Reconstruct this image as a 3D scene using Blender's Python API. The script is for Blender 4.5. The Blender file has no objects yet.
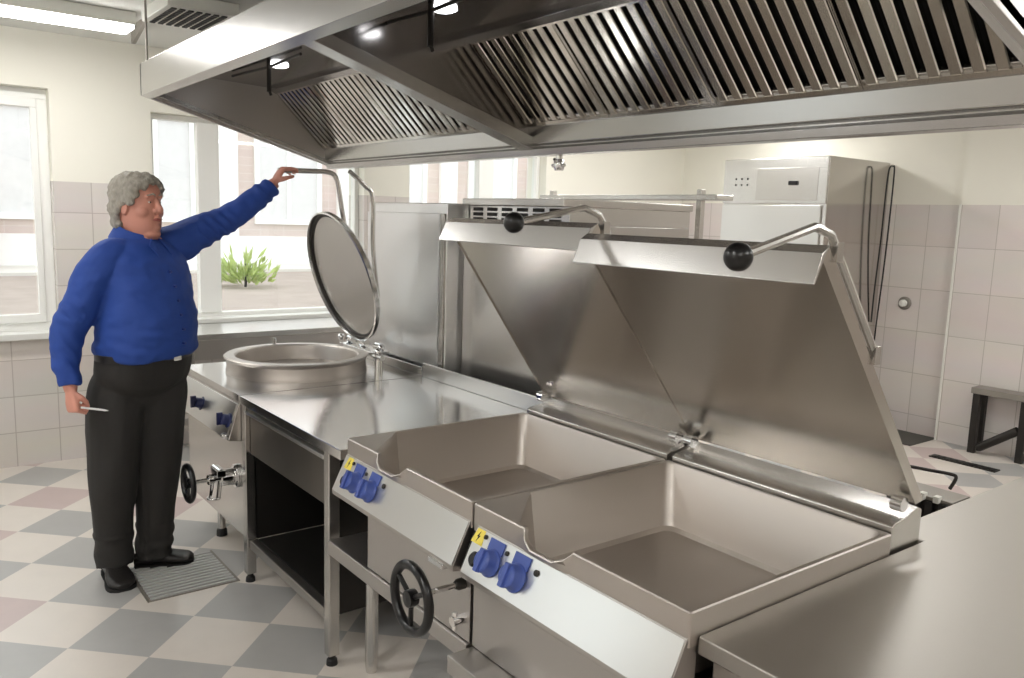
import bpy, bmesh, math, random
from mathutils import Vector, Matrix, noise
random.seed(7)
S = bpy.context.scene
COL = S.collection
PI = math.pi

# ------------------------------------------------------------------ materials
def new_mat(name):
    m = bpy.data.materials.new(name); m.use_nodes = True
    nt = m.node_tree; nt.nodes.clear()
    out = nt.nodes.new('ShaderNodeOutputMaterial')
    return m, nt, out

def lin(c):
    return tuple(((v / 12.92) if v <= .04045 else ((v + .055) / 1.055) ** 2.4) for v in c) + (1,)

def pbr(name, rgb, rough=.5, metal=0, var=.06, scale=8, bump=0, bscale=60, stretch=(1, 1, 1), rvar=.0, spec=.5, aniso=0):
    m, nt, out = new_mat(name); N = nt.nodes; L = nt.links
    b = N.new('ShaderNodeBsdfPrincipled')
    b.inputs['Metallic'].default_value = metal
    b.inputs['Roughness'].default_value = rough
    b.inputs['Specular IOR Level'].default_value = spec
    if aniso: b.inputs['Anisotropic'].default_value = aniso
    tc = N.new('ShaderNodeTexCoord'); mp = N.new('ShaderNodeMapping')
    mp.inputs['Scale'].default_value = stretch
    L.new(tc.outputs['Object'], mp.inputs['Vector'])
    nz = N.new('ShaderNodeTexNoise'); nz.inputs['Scale'].default_value = scale; nz.inputs['Detail'].default_value = 4
    L.new(mp.outputs[0], nz.inputs['Vector'])
    mix = N.new('ShaderNodeMix'); mix.data_type = 'RGBA'
    c = lin(rgb)
    mix.inputs['A'].default_value = tuple(max(0, v * (1 - var)) for v in c[:3]) + (1,)
    mix.inputs['B'].default_value = tuple(min(1, v * (1 + var)) for v in c[:3]) + (1,)
    L.new(nz.outputs['Fac'], mix.inputs['Factor']); L.new(mix.outputs['Result'], b.inputs['Base Color'])
    if rvar:
        mr = N.new('ShaderNodeMapRange')
        mr.inputs['To Min'].default_value = rough - rvar; mr.inputs['To Max'].default_value = rough + rvar
        L.new(nz.outputs['Fac'], mr.inputs['Value']); L.new(mr.outputs['Result'], b.inputs['Roughness'])
    if bump:
        n2 = N.new('ShaderNodeTexNoise'); n2.inputs['Scale'].default_value = bscale; n2.inputs['Detail'].default_value = 3
        L.new(mp.outputs[0], n2.inputs['Vector'])
        bp = N.new('ShaderNodeBump'); bp.inputs['Strength'].default_value = bump; bp.inputs['Distance'].default_value = .01
        L.new(n2.outputs['Fac'], bp.inputs['Height']); L.new(bp.outputs[0], b.inputs['Normal'])
    L.new(b.outputs[0], out.inputs['Surface'])
    return m

def emit(name, rgb, s):
    m, nt, out = new_mat(name)
    e = nt.nodes.new('ShaderNodeEmission'); e.inputs['Color'].default_value = tuple(rgb) + (1,); e.inputs['Strength'].default_value = s
    nt.links.new(e.outputs[0], out.inputs['Surface']); return m

def tile_mat(name, rgb, grout, w, h, axis, z0, u0, rough=.22):
    m, nt, out = new_mat(name); N = nt.nodes; L = nt.links
    b = N.new('ShaderNodeBsdfPrincipled'); b.inputs['Roughness'].default_value = rough
    g = N.new('ShaderNodeNewGeometry'); sp = N.new('ShaderNodeSeparateXYZ'); L.new(g.outputs['Position'], sp.inputs[0])
    cb = N.new('ShaderNodeCombineXYZ')
    au = N.new('ShaderNodeMath'); au.operation = 'SUBTRACT'; au.inputs[1].default_value = u0
    av = N.new('ShaderNodeMath'); av.operation = 'SUBTRACT'; av.inputs[1].default_value = z0
    L.new(sp.outputs[axis], au.inputs[0]); L.new(sp.outputs['Z'], av.inputs[0])
    L.new(au.outputs[0], cb.inputs['X']); L.new(av.outputs[0], cb.inputs['Y'])
    br = N.new('ShaderNodeTexBrick'); br.offset = 0; br.squash = 1
    br.inputs['Scale'].default_value = 1; br.inputs['Brick Width'].default_value = w; br.inputs['Row Height'].default_value = h
    br.inputs['Mortar Size'].default_value = .0035; br.inputs['Mortar Smooth'].default_value = .3; br.inputs['Bias'].default_value = 0
    c = lin(rgb); d = tuple(v * .93 for v in c[:3]) + (1,)
    br.inputs['Color1'].default_value = c; br.inputs['Color2'].default_value = d; br.inputs['Mortar'].default_value = lin(grout)
    L.new(cb.outputs[0], br.inputs['Vector']); 
    nz = N.new('ShaderNodeTexNoise'); nz.inputs['Scale'].default_value = 14; nz.inputs['Detail'].default_value = 5
    mx = N.new('ShaderNodeMix'); mx.data_type = 'RGBA'; mx.blend_type = 'MULTIPLY'; mx.inputs['Factor'].default_value = .12
    L.new(br.outputs['Color'], mx.inputs['A']); L.new(nz.outputs['Color'], mx.inputs['B'])
    L.new(mx.outputs['Result'], b.inputs['Base Color'])
    bp = N.new('ShaderNodeBump'); bp.inputs['Strength'].default_value = .4; bp.inputs['Distance'].default_value = .003; bp.invert = True
    L.new(br.outputs['Fac'], bp.inputs['Height']); L.new(bp.outputs[0], b.inputs['Normal'])
    L.new(b.outputs[0], out.inputs['Surface']); return m

def glass_mat():
    m, nt, out = new_mat('window_glass'); N = nt.nodes; L = nt.links
    t = N.new('ShaderNodeBsdfTransparent'); t.inputs['Color'].default_value = (.96, .98, .97, 1)
    g = N.new('ShaderNodeBsdfGlossy'); g.inputs['Roughness'].default_value = .02
    mx = N.new('ShaderNodeMixShader'); mx.inputs['Fac'].default_value = .05; L.new(t.outputs[0], mx.inputs[1]); L.new(g.outputs[0], mx.inputs[2])
    L.new(mx.outputs[0], out.inputs['Surface']); return m

M = {}
M['steel'] = pbr('brushed_steel', (.80, .79, .775), .27, 1, .03, 2)
M['steel_y'] = pbr('brushed_steel_flat', (.84, .835, .825), .25, 1, .03, 1.5, 0, 1, (9, 1, 1), .03)
M['steel_dull'] = pbr('satin_steel', (.73, .715, .70), .36, 1, .03, 2, 0, 1, (1, 6, 1), .03)
M['steel_in'] = pbr('pan_steel', (.76, .735, .71), .46, 1, .04, 3, 0, 1, (1, 1, 1), .03)
M['steel_lid'] = pbr('lid_steel', (.80, .78, .755), .20, 1, .03, 2, 0, 1, (8, 1, 1), .03)
M['hood'] = pbr('hood_steel', (.74, .735, .725), .25, 1, .03, 2, 0, 1, (8, 1, 1), .03)
M['baffle'] = pbr('baffle_steel', (.84, .825, .80), .12, 1, .04, 14)
M['hood_in'] = pbr('hood_inner_steel', (.60, .59, .585), .15, 1, .04, 2)
M['counter'] = pbr('counter_steel', (.70, .685, .66), .45, 1, .03, 2, 0, 1, (1, 6, 1), .03)
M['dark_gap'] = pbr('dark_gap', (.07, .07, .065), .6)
M['chrome'] = pbr('chrome', (.88, .88, .88), .09, 1, .03)
M['black'] = pbr('black_plastic', (.035, .035, .04), .28, 0, .15, 10)
M['blue'] = pbr('blue_knob', (.26, .34, .62), .35, 0, .1, 10)
M['blue_dark'] = pbr('dark_blue_knob', (.12, .15, .32), .35, 0, .1, 10)
M['yellow'] = pbr('yellow_sticker', (.93, .85, .35), .5)
M['panel'] = pbr('control_panel_steel', (.86, .858, .85), .28, 1, .02, 2)
M['paint'] = pbr('cream_wall_paint', (.90, .89, .845), .75, 0, .015, 2, .04, 90)
M['ceil'] = pbr('ceiling_paint', (.86, .86, .84), .8, 0, .02, 2)
M['white_pvc'] = pbr('white_window_frame', (.93, .93, .915), .35, 0, .01)
M['sill'] = pbr('white_sill', (.88, .88, .86), .35, 0, .02)
M['white_metal'] = pbr('white_coated_metal', (.90, .90, .87), .4, 0, .01)
M['glass'] = glass_mat()
M['tileL'] = tile_mat('tile_beside_windows', (.86, .835, .81), (.74, .71, .68), .25, .235, 'Y', -.012, -.61)
M['tileB'] = tile_mat('tile_back', (.87, .84, .82), (.74, .71, .68), .28, .352, 'X', .155, -1.38)
M['f_white'] = pbr('floor_tile_white', (.83, .80, .765), .33, 0, .05, 9, .02, 30, (1, 1, 1), .05)
M['f_grey'] = pbr('floor_tile_grey', (.655, .65, .64), .33, 0, .07, 9, .02, 30, (1, 1, 1), .05)
M['f_pink'] = pbr('floor_tile_pink', (.74, .67, .655), .33, 0, .07, 9, .02, 30, (1, 1, 1), .05)
M['lamp'] = emit('lamp_diffuser', (1, .985, .965), 22.0)
M['lamp_soft'] = emit('hood_lamp_glow', (.97, .98, 1), 6.0)
M['mat'] = pbr('dark_mat', (.30, .29, .27), .8)
M['top_steel'] = pbr('worktop_steel', (.86, .855, .85), .15, 1, .03, 1.5, 0, 1, (9, 1, 1), .03)
M['steel_sheen'] = pbr('steel_window_sheen', (.93, .935, .94), .30, 1, .02, 1.5)  # steel lightened to paint in window reflection on the tall cabinet
M['apron'] = pbr('apron_steel_darkened', (.52, .50, .475), .3, 1, .03, 2)  # steel darkened to stand in for dark reflections on the table front
M['steel_side'] = pbr('mirror_steel_side', (.80, .785, .77), .12, 1, .03, 2)
M['skin'] = pbr('skin', (.80, .56, .49), .5, 0, .08, 14, .03, 120)
M['lips'] = pbr('lip_skin', (.60, .33, .30), .45, 0, .08, 14)
M['eye'] = pbr('eye_white', (.80, .78, .75), .25)
M['iris'] = pbr('iris', (.16, .14, .12), .2)
M['hair'] = pbr('grey_hair', (.62, .60, .56), .65, 0, .5, 70, .6, 140, (1, 1, .5))
M['shirt'] = pbr('blue_shirt', (.125, .265, .58), .75, 0, .08, 30, .12, 500)
M['shirt_in'] = pbr('shirt_button', (.14, .22, .5), .4)
M['trouser'] = pbr('charcoal_trousers', (.165, .158, .152), .85, 0, .1, 40, .15, 500)
M['leather'] = pbr('black_leather', (.115, .105, .10), .4, 0, .15, 20, .1, 120)
M['sole'] = pbr('shoe_sole', (.06, .06, .06), .7)
M['pen'] = pbr('white_pen', (.9, .9, .9), .3)
M['cable'] = pbr('cable_rubber', (.05, .05, .05), .45)
M['iron'] = pbr('grate_iron', (.25, .245, .24), .5, .8, .1, 20)
M['stand'] = pbr('dull_grey_metal', (.56, .54, .51), .45, .5, .08)
M['drain'] = pbr('drain_grate', (.70, .70, .695), .5, .0, .08)
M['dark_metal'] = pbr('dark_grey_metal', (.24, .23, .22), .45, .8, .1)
M['ground'] = pbr('bare_earth', (.64, .585, .55), .95, 0, .2, 3, .3, 12)
M['pave'] = pbr('pavement', (.82, .80, .77), .9, 0, .1, 2)
M['brick'] = tile_mat('pale_brick', (.82, .75, .72), (.86, .83, .81), .5, .16, 'Y', 0, 0, .9)
M['pilaster'] = pbr('white_render', (.92, .91, .90), .9)
M['dark_glass'] = pbr('far_window_glass', (.83, .82, .82), .5, spec=.2)
M['leaf'] = pbr('shrub_leaves', (.66, .72, .42), .7, 0, .35, 12)
M['orange'] = pbr('orange_awning', (.80, .50, .25), .8)
M['rubber'] = pbr('foot_rubber', (.08, .08, .08), .6)

# ------------------------------------------------------------------ mesh helpers
class MB:
    def __init__(s): s.v = []; s.f = []
    def add(s, vs, fs):
        b = len(s.v); s.v += [tuple(v) for v in vs]; s.f += [tuple(b + i for i in f) for f in fs]; return s
    def box(s, x0, x1, y0, y1, z0, z1):
        return s.add([(x0,y0,z0),(x1,y0,z0),(x1,y1,z0),(x0,y1,z0),(x0,y0,z1),(x1,y0,z1),(x1,y1,z1),(x0,y1,z1)],
                     [(0,3,2,1),(4,5,6,7),(0,1,5,4),(1,2,6,5),(2,3,7,6),(3,0,4,7)])
    def prism(s, pts, a, b, ax='x'):
        n = len(pts)
        def P(t, p): return (t, p[0], p[1]) if ax == 'x' else ((p[0], t, p[1]) if ax == 'y' else (p[0], p[1], t))
        vs = [P(a, p) for p in pts] + [P(b, p) for p in pts]
        fs = [tuple(range(n))[::-1], tuple(range(n, 2*n))] + [(i, (i+1) % n, n + (i+1) % n, n + i) for i in range(n)]
        return s.add(vs, fs)
    def tube(s, path, r, n=10, caps=True):
        path = [Vector(p) for p in path]; k = len(path); rr = r if isinstance(r, (list, tuple)) else [r] * k
        t0 = (path[1] - path[0]).normalized()
        up = Vector((0, 0, 1)) if abs(t0.z) < .9 else Vector((1, 0, 0))
        a = t0.cross(up).normalized(); vs = []
        for i, p in enumerate(path):
            t = ((path[min(i+1, k-1)] - p).normalized() + (p - path[max(i-1, 0)]).normalized())
            t = t.normalized() if t.length > 1e-6 else t0
            a = (a - t * a.dot(t)).normalized(); b = t.cross(a)
            vs += [p + (a * math.cos(2*PI*j/n) + b * math.sin(2*PI*j/n)) * rr[i] for j in range(n)]
        fs = [(i*n+j, i*n+(j+1) % n, (i+1)*n+(j+1) % n, (i+1)*n+j) for i in range(k-1) for j in range(n)]
        if caps: fs += [tuple(range(n))[::-1], tuple(range((k-1)*n, k*n))]
        return s.add(vs, fs)
    def lathe(s, prof, c=(0,0,0), axis=(0,0,1), n=32, closed=False):
        ax = Vector(axis).normalized(); up = Vector((1,0,0)) if abs(ax.x) < .9 else Vector((0,1,0))
        a = (up - ax * up.dot(ax)).normalized(); b = ax.cross(a); c = Vector(c); vs = []
        for r, h in prof:
            vs += [c + ax*h + (a*math.cos(2*PI*j/n) + b*math.sin(2*PI*j/n)) * r for j in range(n)]
        k = len(prof); fs = []
        for i in range(k if closed else k-1):
            i2 = (i+1) % k
            fs += [(i*n+j, i*n+(j+1) % n, i2*n+(j+1) % n, i2*n+j) for j in range(n)]
        if not closed: fs += [tuple(range(n))[::-1], tuple(range((k-1)*n, k*n))]
        return s.add(vs, fs)
    def ring(s, c, axis, R, r, n=40, m=10):
        return s.lathe([(R + r*math.cos(2*PI*i/m), r*math.sin(2*PI*i/m)) for i in range(m)], c, axis, n, True)
    def ball(s, c, r, n=16, m=10, sc=(1,1,1)):
        vs = [(c[0], c[1], c[2]-r*sc[2])]; 
        for i in range(1, m):
            t = -PI/2 + PI*i/m
            vs += [(c[0]+r*sc[0]*math.cos(t)*math.cos(2*PI*j/n), c[1]+r*sc[1]*math.cos(t)*math.sin(2*PI*j/n), c[2]+r*sc[2]*math.sin(t)) for j in range(n)]
        vs.append((c[0], c[1], c[2]+r*sc[2])); fs = [(0, 1+(j+1) % n, 1+j) for j in range(n)]
        for i in range(m-2): fs += [(1+i*n+j, 1+i*n+(j+1) % n, 1+(i+1)*n+(j+1) % n, 1+(i+1)*n+j) for j in range(n)]
        t = len(vs)-1; o = 1+(m-2)*n; fs += [(o+j, o+(j+1) % n, t) for j in range(n)]
        return s.add(vs, fs)
    def rings(s, rs, cap0=True, cap1=True):
        n = len(rs[0]); vs = [p for r in rs for p in r]
        fs = [(i*n+j, i*n+(j+1) % n, (i+1)*n+(j+1) % n, (i+1)*n+j) for i in range(len(rs)-1) for j in range(n)]
        if cap0: fs.append(tuple(range(n))[::-1])
        if cap1: fs.append(tuple(range((len(rs)-1)*n, len(rs)*n)))
        return s.add(vs, fs)
    def build(s, name, mat, parent=None, bevel=0, angle=35, seg=2, smooth=True):
        me = bpy.data.meshes.new(name); me.from_pydata(s.v, [], s.f)
        bm = bmesh.new(); bm.from_mesh(me); bmesh.ops.recalc_face_normals(bm, faces=bm.faces); bm.to_mesh(me); bm.free()
        mats = mat if isinstance(mat, (list, tuple)) else [mat]
        for m in mats: me.materials.append(M[m] if isinstance(m, str) else m)
        o = bpy.data.objects.new(name, me); COL.objects.link(o)
        if smooth:
            me.shade_smooth(); me.set_sharp_from_angle(angle=math.radians(angle))
        if bevel:
            b = o.modifiers.new('bevel', 'BEVEL'); b.width = bevel; b.segments = seg; b.limit_method = 'ANGLE'; b.angle_limit = math.radians(40); b.harden_normals = smooth
        if parent is not None: o.parent = parent
        return o

def tag(o, label, cat, group=None):
    o['label'] = label; o['category'] = cat
    if group: o['group'] = group
    return o
def empty(name, loc, label, cat, group=None, rz=0):
    o = bpy.data.objects.new(name, None); o.empty_display_size = .1; COL.objects.link(o)
    o.location = loc; o.rotation_euler = (0, 0, rz)
    return tag(o, label, cat, group)
class Loc(MB):
    "mesh builder whose coordinates are world ones, shifted to the thing's base"
    def __init__(s, base): super().__init__(); s.base = base
    def build(s, name, mat, parent=None, **k):
        b = s.base; s.v = [(v[0]-b[0], v[1]-b[1], v[2]-b[2]) for v in s.v]
        return super().build(name, mat, parent, **k)
def struct(o): o['kind'] = 'structure'; return o
def rrect(x0, x1, y0, y1, r, z, k=5):
    pts = []
    for cx, cy, a0 in ((x1-r, y1-r, 0), (x0+r, y1-r, PI/2), (x0+r, y0+r, PI), (x1-r, y0+r, 3*PI/2)):
        pts += [(cx + r*math.cos(a0 + PI/2*i/k), cy + r*math.sin(a0 + PI/2*i/k), z) for i in range(k+1)]
    return pts

# ------------------------------------------------------------------ camera
cd = bpy.data.cameras.new('camera'); cam = bpy.data.objects.new('camera', cd); COL.objects.link(cam); S.camera = cam
cd.sensor_width = 36; cd.lens = 29.106; cd.clip_start = .02; cd.clip_end = 300
Rm = Matrix(((0.6040312752132337, -0.13440015814722014, 0.7855461896376793),
             (0.7963538700096959, 0.06333197881614606, -0.601506088231708),
             (0.031092318743619562, 0.988901237712459, 0.14528458199654817)))
cam.matrix_world = Matrix.Translation((1.72822608, -1.23438013, 1.69216561)) @ Rm.to_4x4()

# ------------------------------------------------------------------ room shell
XL, XR, YF, YB, ZC = -4.3, 4.2, -3.4, 5.6, 2.74
# checkered vinyl floor laid at 45 degrees
pinks = {(-5,-4), (-3,0), (-5,-2), (-3,-4), (-1,-4), (-6,-7), (-7,-6), (-1,-6), (3,-2)}
def floor():
    me = bpy.data.meshes.new('floor'); bm = bmesh.new()
    P0 = Vector((-1.644, -.283)); e1 = Vector((.236, .236)); e2 = Vector((.236, -.236))
    rng = random.Random(3)
    for i in range(-26, 28):
        for j in range(-26, 28):
            p = P0 + e1*i + e2*j; q = [p, p+e1, p+e1+e2, p+e2]
            if max(a.x for a in q) < XL-.2 or min(a.x for a in q) > XR+.2 or max(a.y for a in q) < YF-.2 or min(a.y for a in q) > YB+.2: continue
            f = bm.faces.new([bm.verts.new((a.x, a.y, 0)) for a in q])
            if (i + j) % 2 == 0: f.material_index = 0
            elif (i, j) in pinks: f.material_index = 2
            elif -8 < i < 4 and -7 < j < 4: f.material_index = 1
            else: f.material_index = 2 if rng.random() < .3 else 1
    bmesh.ops.remove_doubles(bm, verts=bm.verts, dist=1e-4)
    for co, no in (((XL-.1,0,0),(-1,0,0)), ((XR+.1,0,0),(1,0,0)), ((0,YF-.1,0),(0,-1,0)), ((0,YB+.1,0),(0,1,0))):
        bmesh.ops.bisect_plane(bm, geom=bm.verts[:]+bm.edges[:]+bm.faces[:], plane_co=co, plane_no=no, clear_outer=True)
    for f in bm.faces:
        if f.normal.z < 0: f.normal_flip()
    bm.to_mesh(me); bm.free()
    for k in ('f_white', 'f_grey', 'f_pink'): me.materials.append(M[k])
    o = bpy.data.objects.new('floor', me); COL.objects.link(o); struct(o)
floor()
struct(MB().box(XL-.3, XR+.2, YF-.2, YB+.2, ZC, ZC+.15).build('ceiling', 'ceil'))

def wall_cells(name, ax, c0, c1, cuts, zcuts, holes, tile, ztile, top=ZC):
    mb = MB(); idx = []
    for a, b in zip(cuts, cuts[1:]):
        for z0, z1 in zip(zcuts, zcuts[1:]):
            if any(h[0] <= a+1e-6 and b <= h[1]+1e-6 and h[2] <= z0+1e-6 and z1 <= h[3]+1e-6 for h in holes): continue
            n0 = len(mb.f)
            if ax == 'x': mb.box(c0, c1, a, b, z0, z1)
            else: mb.box(a, b, c0, c1, z0, z1)
            idx += [1 if z1 <= ztile+1e-6 else 0] * (len(mb.f)-n0)
    o = mb.build(name, ['paint', tile], smooth=False)
    for p, i in zip(o.data.polygons, idx): p.material_index = i
    return struct(o)
W1 = (-1.75, -.33, .86, 2.40); W2 = (.27, 1.86, .90, 2.32); W3 = (2.27, 3.72, .90, 2.32)
zt = 1.83
wall_cells('wall_left', 'x', XL-.28, XL, [YF-.2, W1[0], W1[1], W2[0], W2[1], W3[0], W3[1], YB], [0, .86, .90, zt, 2.32, 2.40, ZC],
           [W1, W2, W3], 'tileL', zt)
wb = wall_cells('wall_back', 'y', YB, YB+.2, [XL-.28, XR+.2], [0, 1.90, ZC], [], 'tileB', 1.90)
pr_ = wall_cells('wall_back', 'y', YB-.05, YB+.001, [-1.39, XR], [0, 1.90, ZC], [], 'tileB', 1.90)
bmj = bmesh.new(); bmj.from_mesh(wb.data); bmj.from_mesh(pr_.data); bmj.to_mesh(wb.data); bmj.free(); bpy.data.objects.remove(pr_)
wall_cells('wall_right', 'x', XR, XR+.2, [YF-.2, YB+.2], [0, zt, ZC], [], 'tileL', zt)
W4 = (-3.75, -1.95, .92, 2.35)  # unseen window, added so its daylight brightens the near pan's control panel
wall_cells('wall_front', 'y', YF-.2, YF, [XL, W4[0], W4[1], XR], [0, .92, zt, 2.35, ZC], [W4], 'tileB', zt)
# corner trim where the tiles of the pier end
struct(MB().box(-1.40, -1.385, YB-.058, YB-.045, 0, 1.905).build('trim_1', 'white_metal'))

def window(name, w, mull, inner=.07, depth=.18, sash=True):
    x0, x1 = XL-depth-.07, XL-depth
    y0, y1, z0, z1 = w
    fr = MB()
    fr.box(x0, x1, y0, y1, z0, z0+inner); fr.box(x0, x1, y0, y1, z1-inner, z1)
    ys = [y0] + [m for m in mull] + [y1]
    fr.box(x0, x1, y0, y0+inner, z0+inner, z1-inner); fr.box(x0, x1, y1-inner, y1, z0+inner, z1-inner)
    spans = []; a = y0+inner
    for m0, m1 in mull:
        fr.box(x0-.0, x1+.01, m0, m1, z0+inner, z1-inner); spans.append((a, m0)); a = m1
    spans.append((a, y1-inner))
    o = struct(fr.build(name, 'white_pvc', None, bevel=.004))
    for a, b in spans:
        MB().box(x0+.03, x0+.034, a, b, z0+inner, z1-inner).build('pane', 'glass', o)
        if not sash: continue
        s = MB(); t = .055                                        # opening sash
        s.box(x1-.02, x1+.015, a, b, z0+inner, z0+inner+t); s.box(x1-.02, x1+.015, a, b, z1-inner-t, z1-inner)
        s.box(x1-.02, x1+.015, a, a+t*.7, z0+inner+t, z1-inner-t); s.box(x1-.02, x1+.015, b-t*.7, b, z0+inner+t, z1-inner-t)
        s.build('sash', 'white_pvc', o, bevel=.004)
    return o
window('window_1', W1, [(-1.08, -1.0)], .06, .10)
window('window_2', W2, [(.60, .75)], .035, .10, False)
window('window_3', W3, [(3.03, 3.19)], .035, .10, False)
struct(MB().box(XL-.10, XL+.05, W1[0]-.04, W1[1]+.04, .825, .868).build('window_sill_1', 'sill', bevel=.006))
struct(MB().box(XL-.10, XL+.03, W2[0], W2[1], .87, .905).build('window_sill_2', 'sill', bevel=.006))
struct(MB().box(XL-.10, XL+.03, W3[0], W3[1], .87, .905).build('window_sill_3', 'sill', bevel=.006))

f4 = MB(); y0, y1 = YF-.16, YF-.09  # frame of the added, unseen front window
f4.box(W4[0], W4[1], y0, y1, W4[2], W4[2]+.06); f4.box(W4[0], W4[1], y0, y1, W4[3]-.06, W4[3])
for x in (W4[0], (W4[0]+W4[1])/2-.03, W4[1]-.06): f4.box(x, x+.06, y0, y1, W4[2]+.06, W4[3]-.06)
w4 = struct(f4.build('window_fill', 'white_pvc', bevel=.004))
for a, b in ((W4[0]+.06, (W4[0]+W4[1])/2-.03), ((W4[0]+W4[1])/2+.03, W4[1]-.06)): MB().box(a, b, y0+.03, y0+.034, W4[2]+.06, W4[3]-.06).build('pane', 'glass', w4)
# ------------------------------------------------------------------ outside
struct(MB().box(-40, XL-.3, -25, 40, .45, .55).build('ground_outside', 'ground'))
struct(MB().box(-15, -13.2, -25, 40, .55, .60).build('path_outside', 'pave'))
bb = (-15, 6, .55)
bd = empty('brick_building', bb, 'pale brick building with white framed windows seen across the yard', 'building')
Loc(bb).box(-16, -15, -18, 34, .55, 5.0).build('facade', 'brick', bd)
Loc(bb).box(-15.02, -14.9, -18, 34, .55, 1.15).build('plinth', 'pilaster', bd)
for k in range(18):
    y = -15.2 + 2.6*k
    Loc(bb).box(-15.05, -14.88, y-1.3-.22, y-1.3+.22, 1.15, 5.05).build('pilaster', 'pilaster', bd)
    f = Loc(bb); a, b, z0, z1 = y-.62, y+.62, 1.5, 3.3
    f.box(-15.0, -14.93, a-.1, b+.1, z0-.1, z0); f.box(-15.0, -14.93, a-.1, b+.1, z1, z1+.1); f.box(-15.0, -14.93, a-.1, a, z0, z1)
    f.box(-15.0, -14.93, b, b+.1, z0, z1); f.box(-15.0, -14.95, y-.04, y+.04, z0, z1)
    w = f.build('window_frame', 'white_pvc', bd)
    Loc(bb).box(-15.0, -14.98, a, b, z0, z1).build('window_pane', 'dark_glass', w)
Loc(bb).prism([(-14.0, 1.25), (-15.02, 1.6), (-15.02, 1.54), (-14.0, 1.19)], -1.6, .25, 'y').build('awning', 'orange', bd)
def shrub(c, r):
    rng = random.Random(5); mb = MB()
    for k in range(240):
        d = Vector((rng.gauss(0,1), rng.gauss(0,1), abs(rng.gauss(0,1))*.9)).normalized()
        p = Vector(c) + d * r * rng.uniform(.2, 1); l = rng.uniform(.12, .26)
        t = (d + Vector((rng.uniform(-.5,.5), rng.uniform(-.5,.5), rng.uniform(.2,.9)))).normalized(); s = t.cross(Vector((rng.random(), rng.random(), rng.random()))).normalized()*.03; n = t.cross(s).normalized()*.006
        mb.add([p-s*.2, p+t*l*.5-s+n, p+t*l, p+t*l*.5+s+n, p+t*l*.5-n], [(0,1,4),(1,2,4),(2,3,4),(3,0,4),(0,3,2,1)])
    return mb
sh = empty('garden_shrub', (-10.4, 3.05, .55), 'yellow green spiky shrub growing in the bare yard', 'shrub')
shrub((0, 0, .05), .42).build('foliage', 'leaf', sh, smooth=False)
MB().tube([(0,0,0),(.02,.01,.2),(.05,0,.35)], .02).build('stem', 'dark_metal', sh)

# ------------------------------------------------------------------ ceiling things
def luminaire(x, y, label, w=.22, l=1.25, group=None):
    o = empty('ceiling_lamp', (x, y, ZC-.09), label, 'lamp', group)
    MB().box(-w/2, w/2, -l/2, l/2, .02, .089).build('housing', 'white_metal', o, bevel=.006)
    MB().box(-w/2+.012, w/2-.012, -l/2+.012, l/2-.012, 0, .022).build('diffuser', 'lamp', o)
luminaire(-3.42, -.66, 'long white ceiling lamp hanging nearest the wall of windows, above the man')
luminaire(-3.30, 3.2, 'long white ceiling lamp behind the extractor hood, beside the far window')
luminaire(-.6, 3.3, 'long white ceiling lamp in front of the tall steel cooling cabinet')
luminaire(1.9, 3.2, 'long white ceiling lamp between the hood and the low grey stand')
luminaire(-1.6, -1.9, 'added unseen ceiling lamp over the aisle in front of the steel work table')  # from here unseen lamps, added as fill for fronts, pans and man
luminaire(.6, -2.1, 'added unseen ceiling lamp over the aisle in front of the braising pans')
luminaire(2.7, -1.4, 'added unseen ceiling lamp at the near end of the cooking line', l=1.25)
luminaire(1.2, -3.0, 'added unseen ceiling lamp by the front wall of the kitchen')  # extra unseen fill lamp
luminaire(-2.9, 4.6, 'added unseen ceiling lamp over the front of the cooling cabinet by the window corner')  # this and the next two: unseen, added to brighten the back area
luminaire(.6, 4.7, 'added unseen ceiling lamp close to the tiled back wall, above the low grey stand')
luminaire(2.7, 1.0, 'added unseen ceiling lamp past the near end of the extractor hood')
vb = (-2.97, .16, 2.66)
dv = empty('air_diffuser', vb, 'white perforated air diffuser box above the far end of the hood', 'vent')
Loc(vb).box(-3.22, -2.72, -.03, .33, 2.675, 2.739).build('body', 'white_metal', dv, bevel=.006)
g = Loc(vb)
for i in range(11):
    for j in range(7):
        x = -3.18+.04*i; y = .0+.042*j; g.box(x, x+.025, y, y+.025, 2.668, 2.6745)
g.build('perforations', 'dark_gap', dv)
br = MB().prism([(-3.72, ZC-.001), (-3.40, ZC-.001), (-3.40, ZC-.02), (-3.69, ZC-.10), (-3.72, ZC-.10)], .03, .05, 'y').build('ceiling_bracket', 'stand')
tag(br, 'small grey bracket under the ceiling beside the lamp', 'bracket')

# ------------------------------------------------------------------ extractor hood
HX0, HX1, HXm = -3.0, .985, -1.03
YN, YFAR = -.10, .97
def zpl(y): return 2.285 - .315*(y-YN)/(YFAR-YN)
hb = (-1.03, .45, 1.95)
hood = empty('extractor_hood', hb, 'long stainless steel extractor hood hanging over the cooking line', 'extractor hood')
zt_h = 2.42
Loc(hb).prism([(YN, 2.26), (YN+.045, 2.245), (YN+.045, 2.275), (YN+.02, 2.29), (YN+.02, zt_h), (YN, zt_h)], HX0, HX1).build('front_fascia', 'hood', hood, bevel=.002)
Loc(hb).prism([(YN+.02, zt_h-.02), (.60, zt_h-.045), (.60, zt_h-.02), (YN+.02, zt_h)], HX0+.02, HX1-.02).build('top_panel', 'hood_in', hood)
Loc(hb).prism([(.585, 2.36), (.62, 2.345), (.625, 2.36), (.60, zt_h), (.585, zt_h)], HX0+.02, HX1-.02).build('filter_rail', 'hood_in', hood, bevel=.002)
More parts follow.
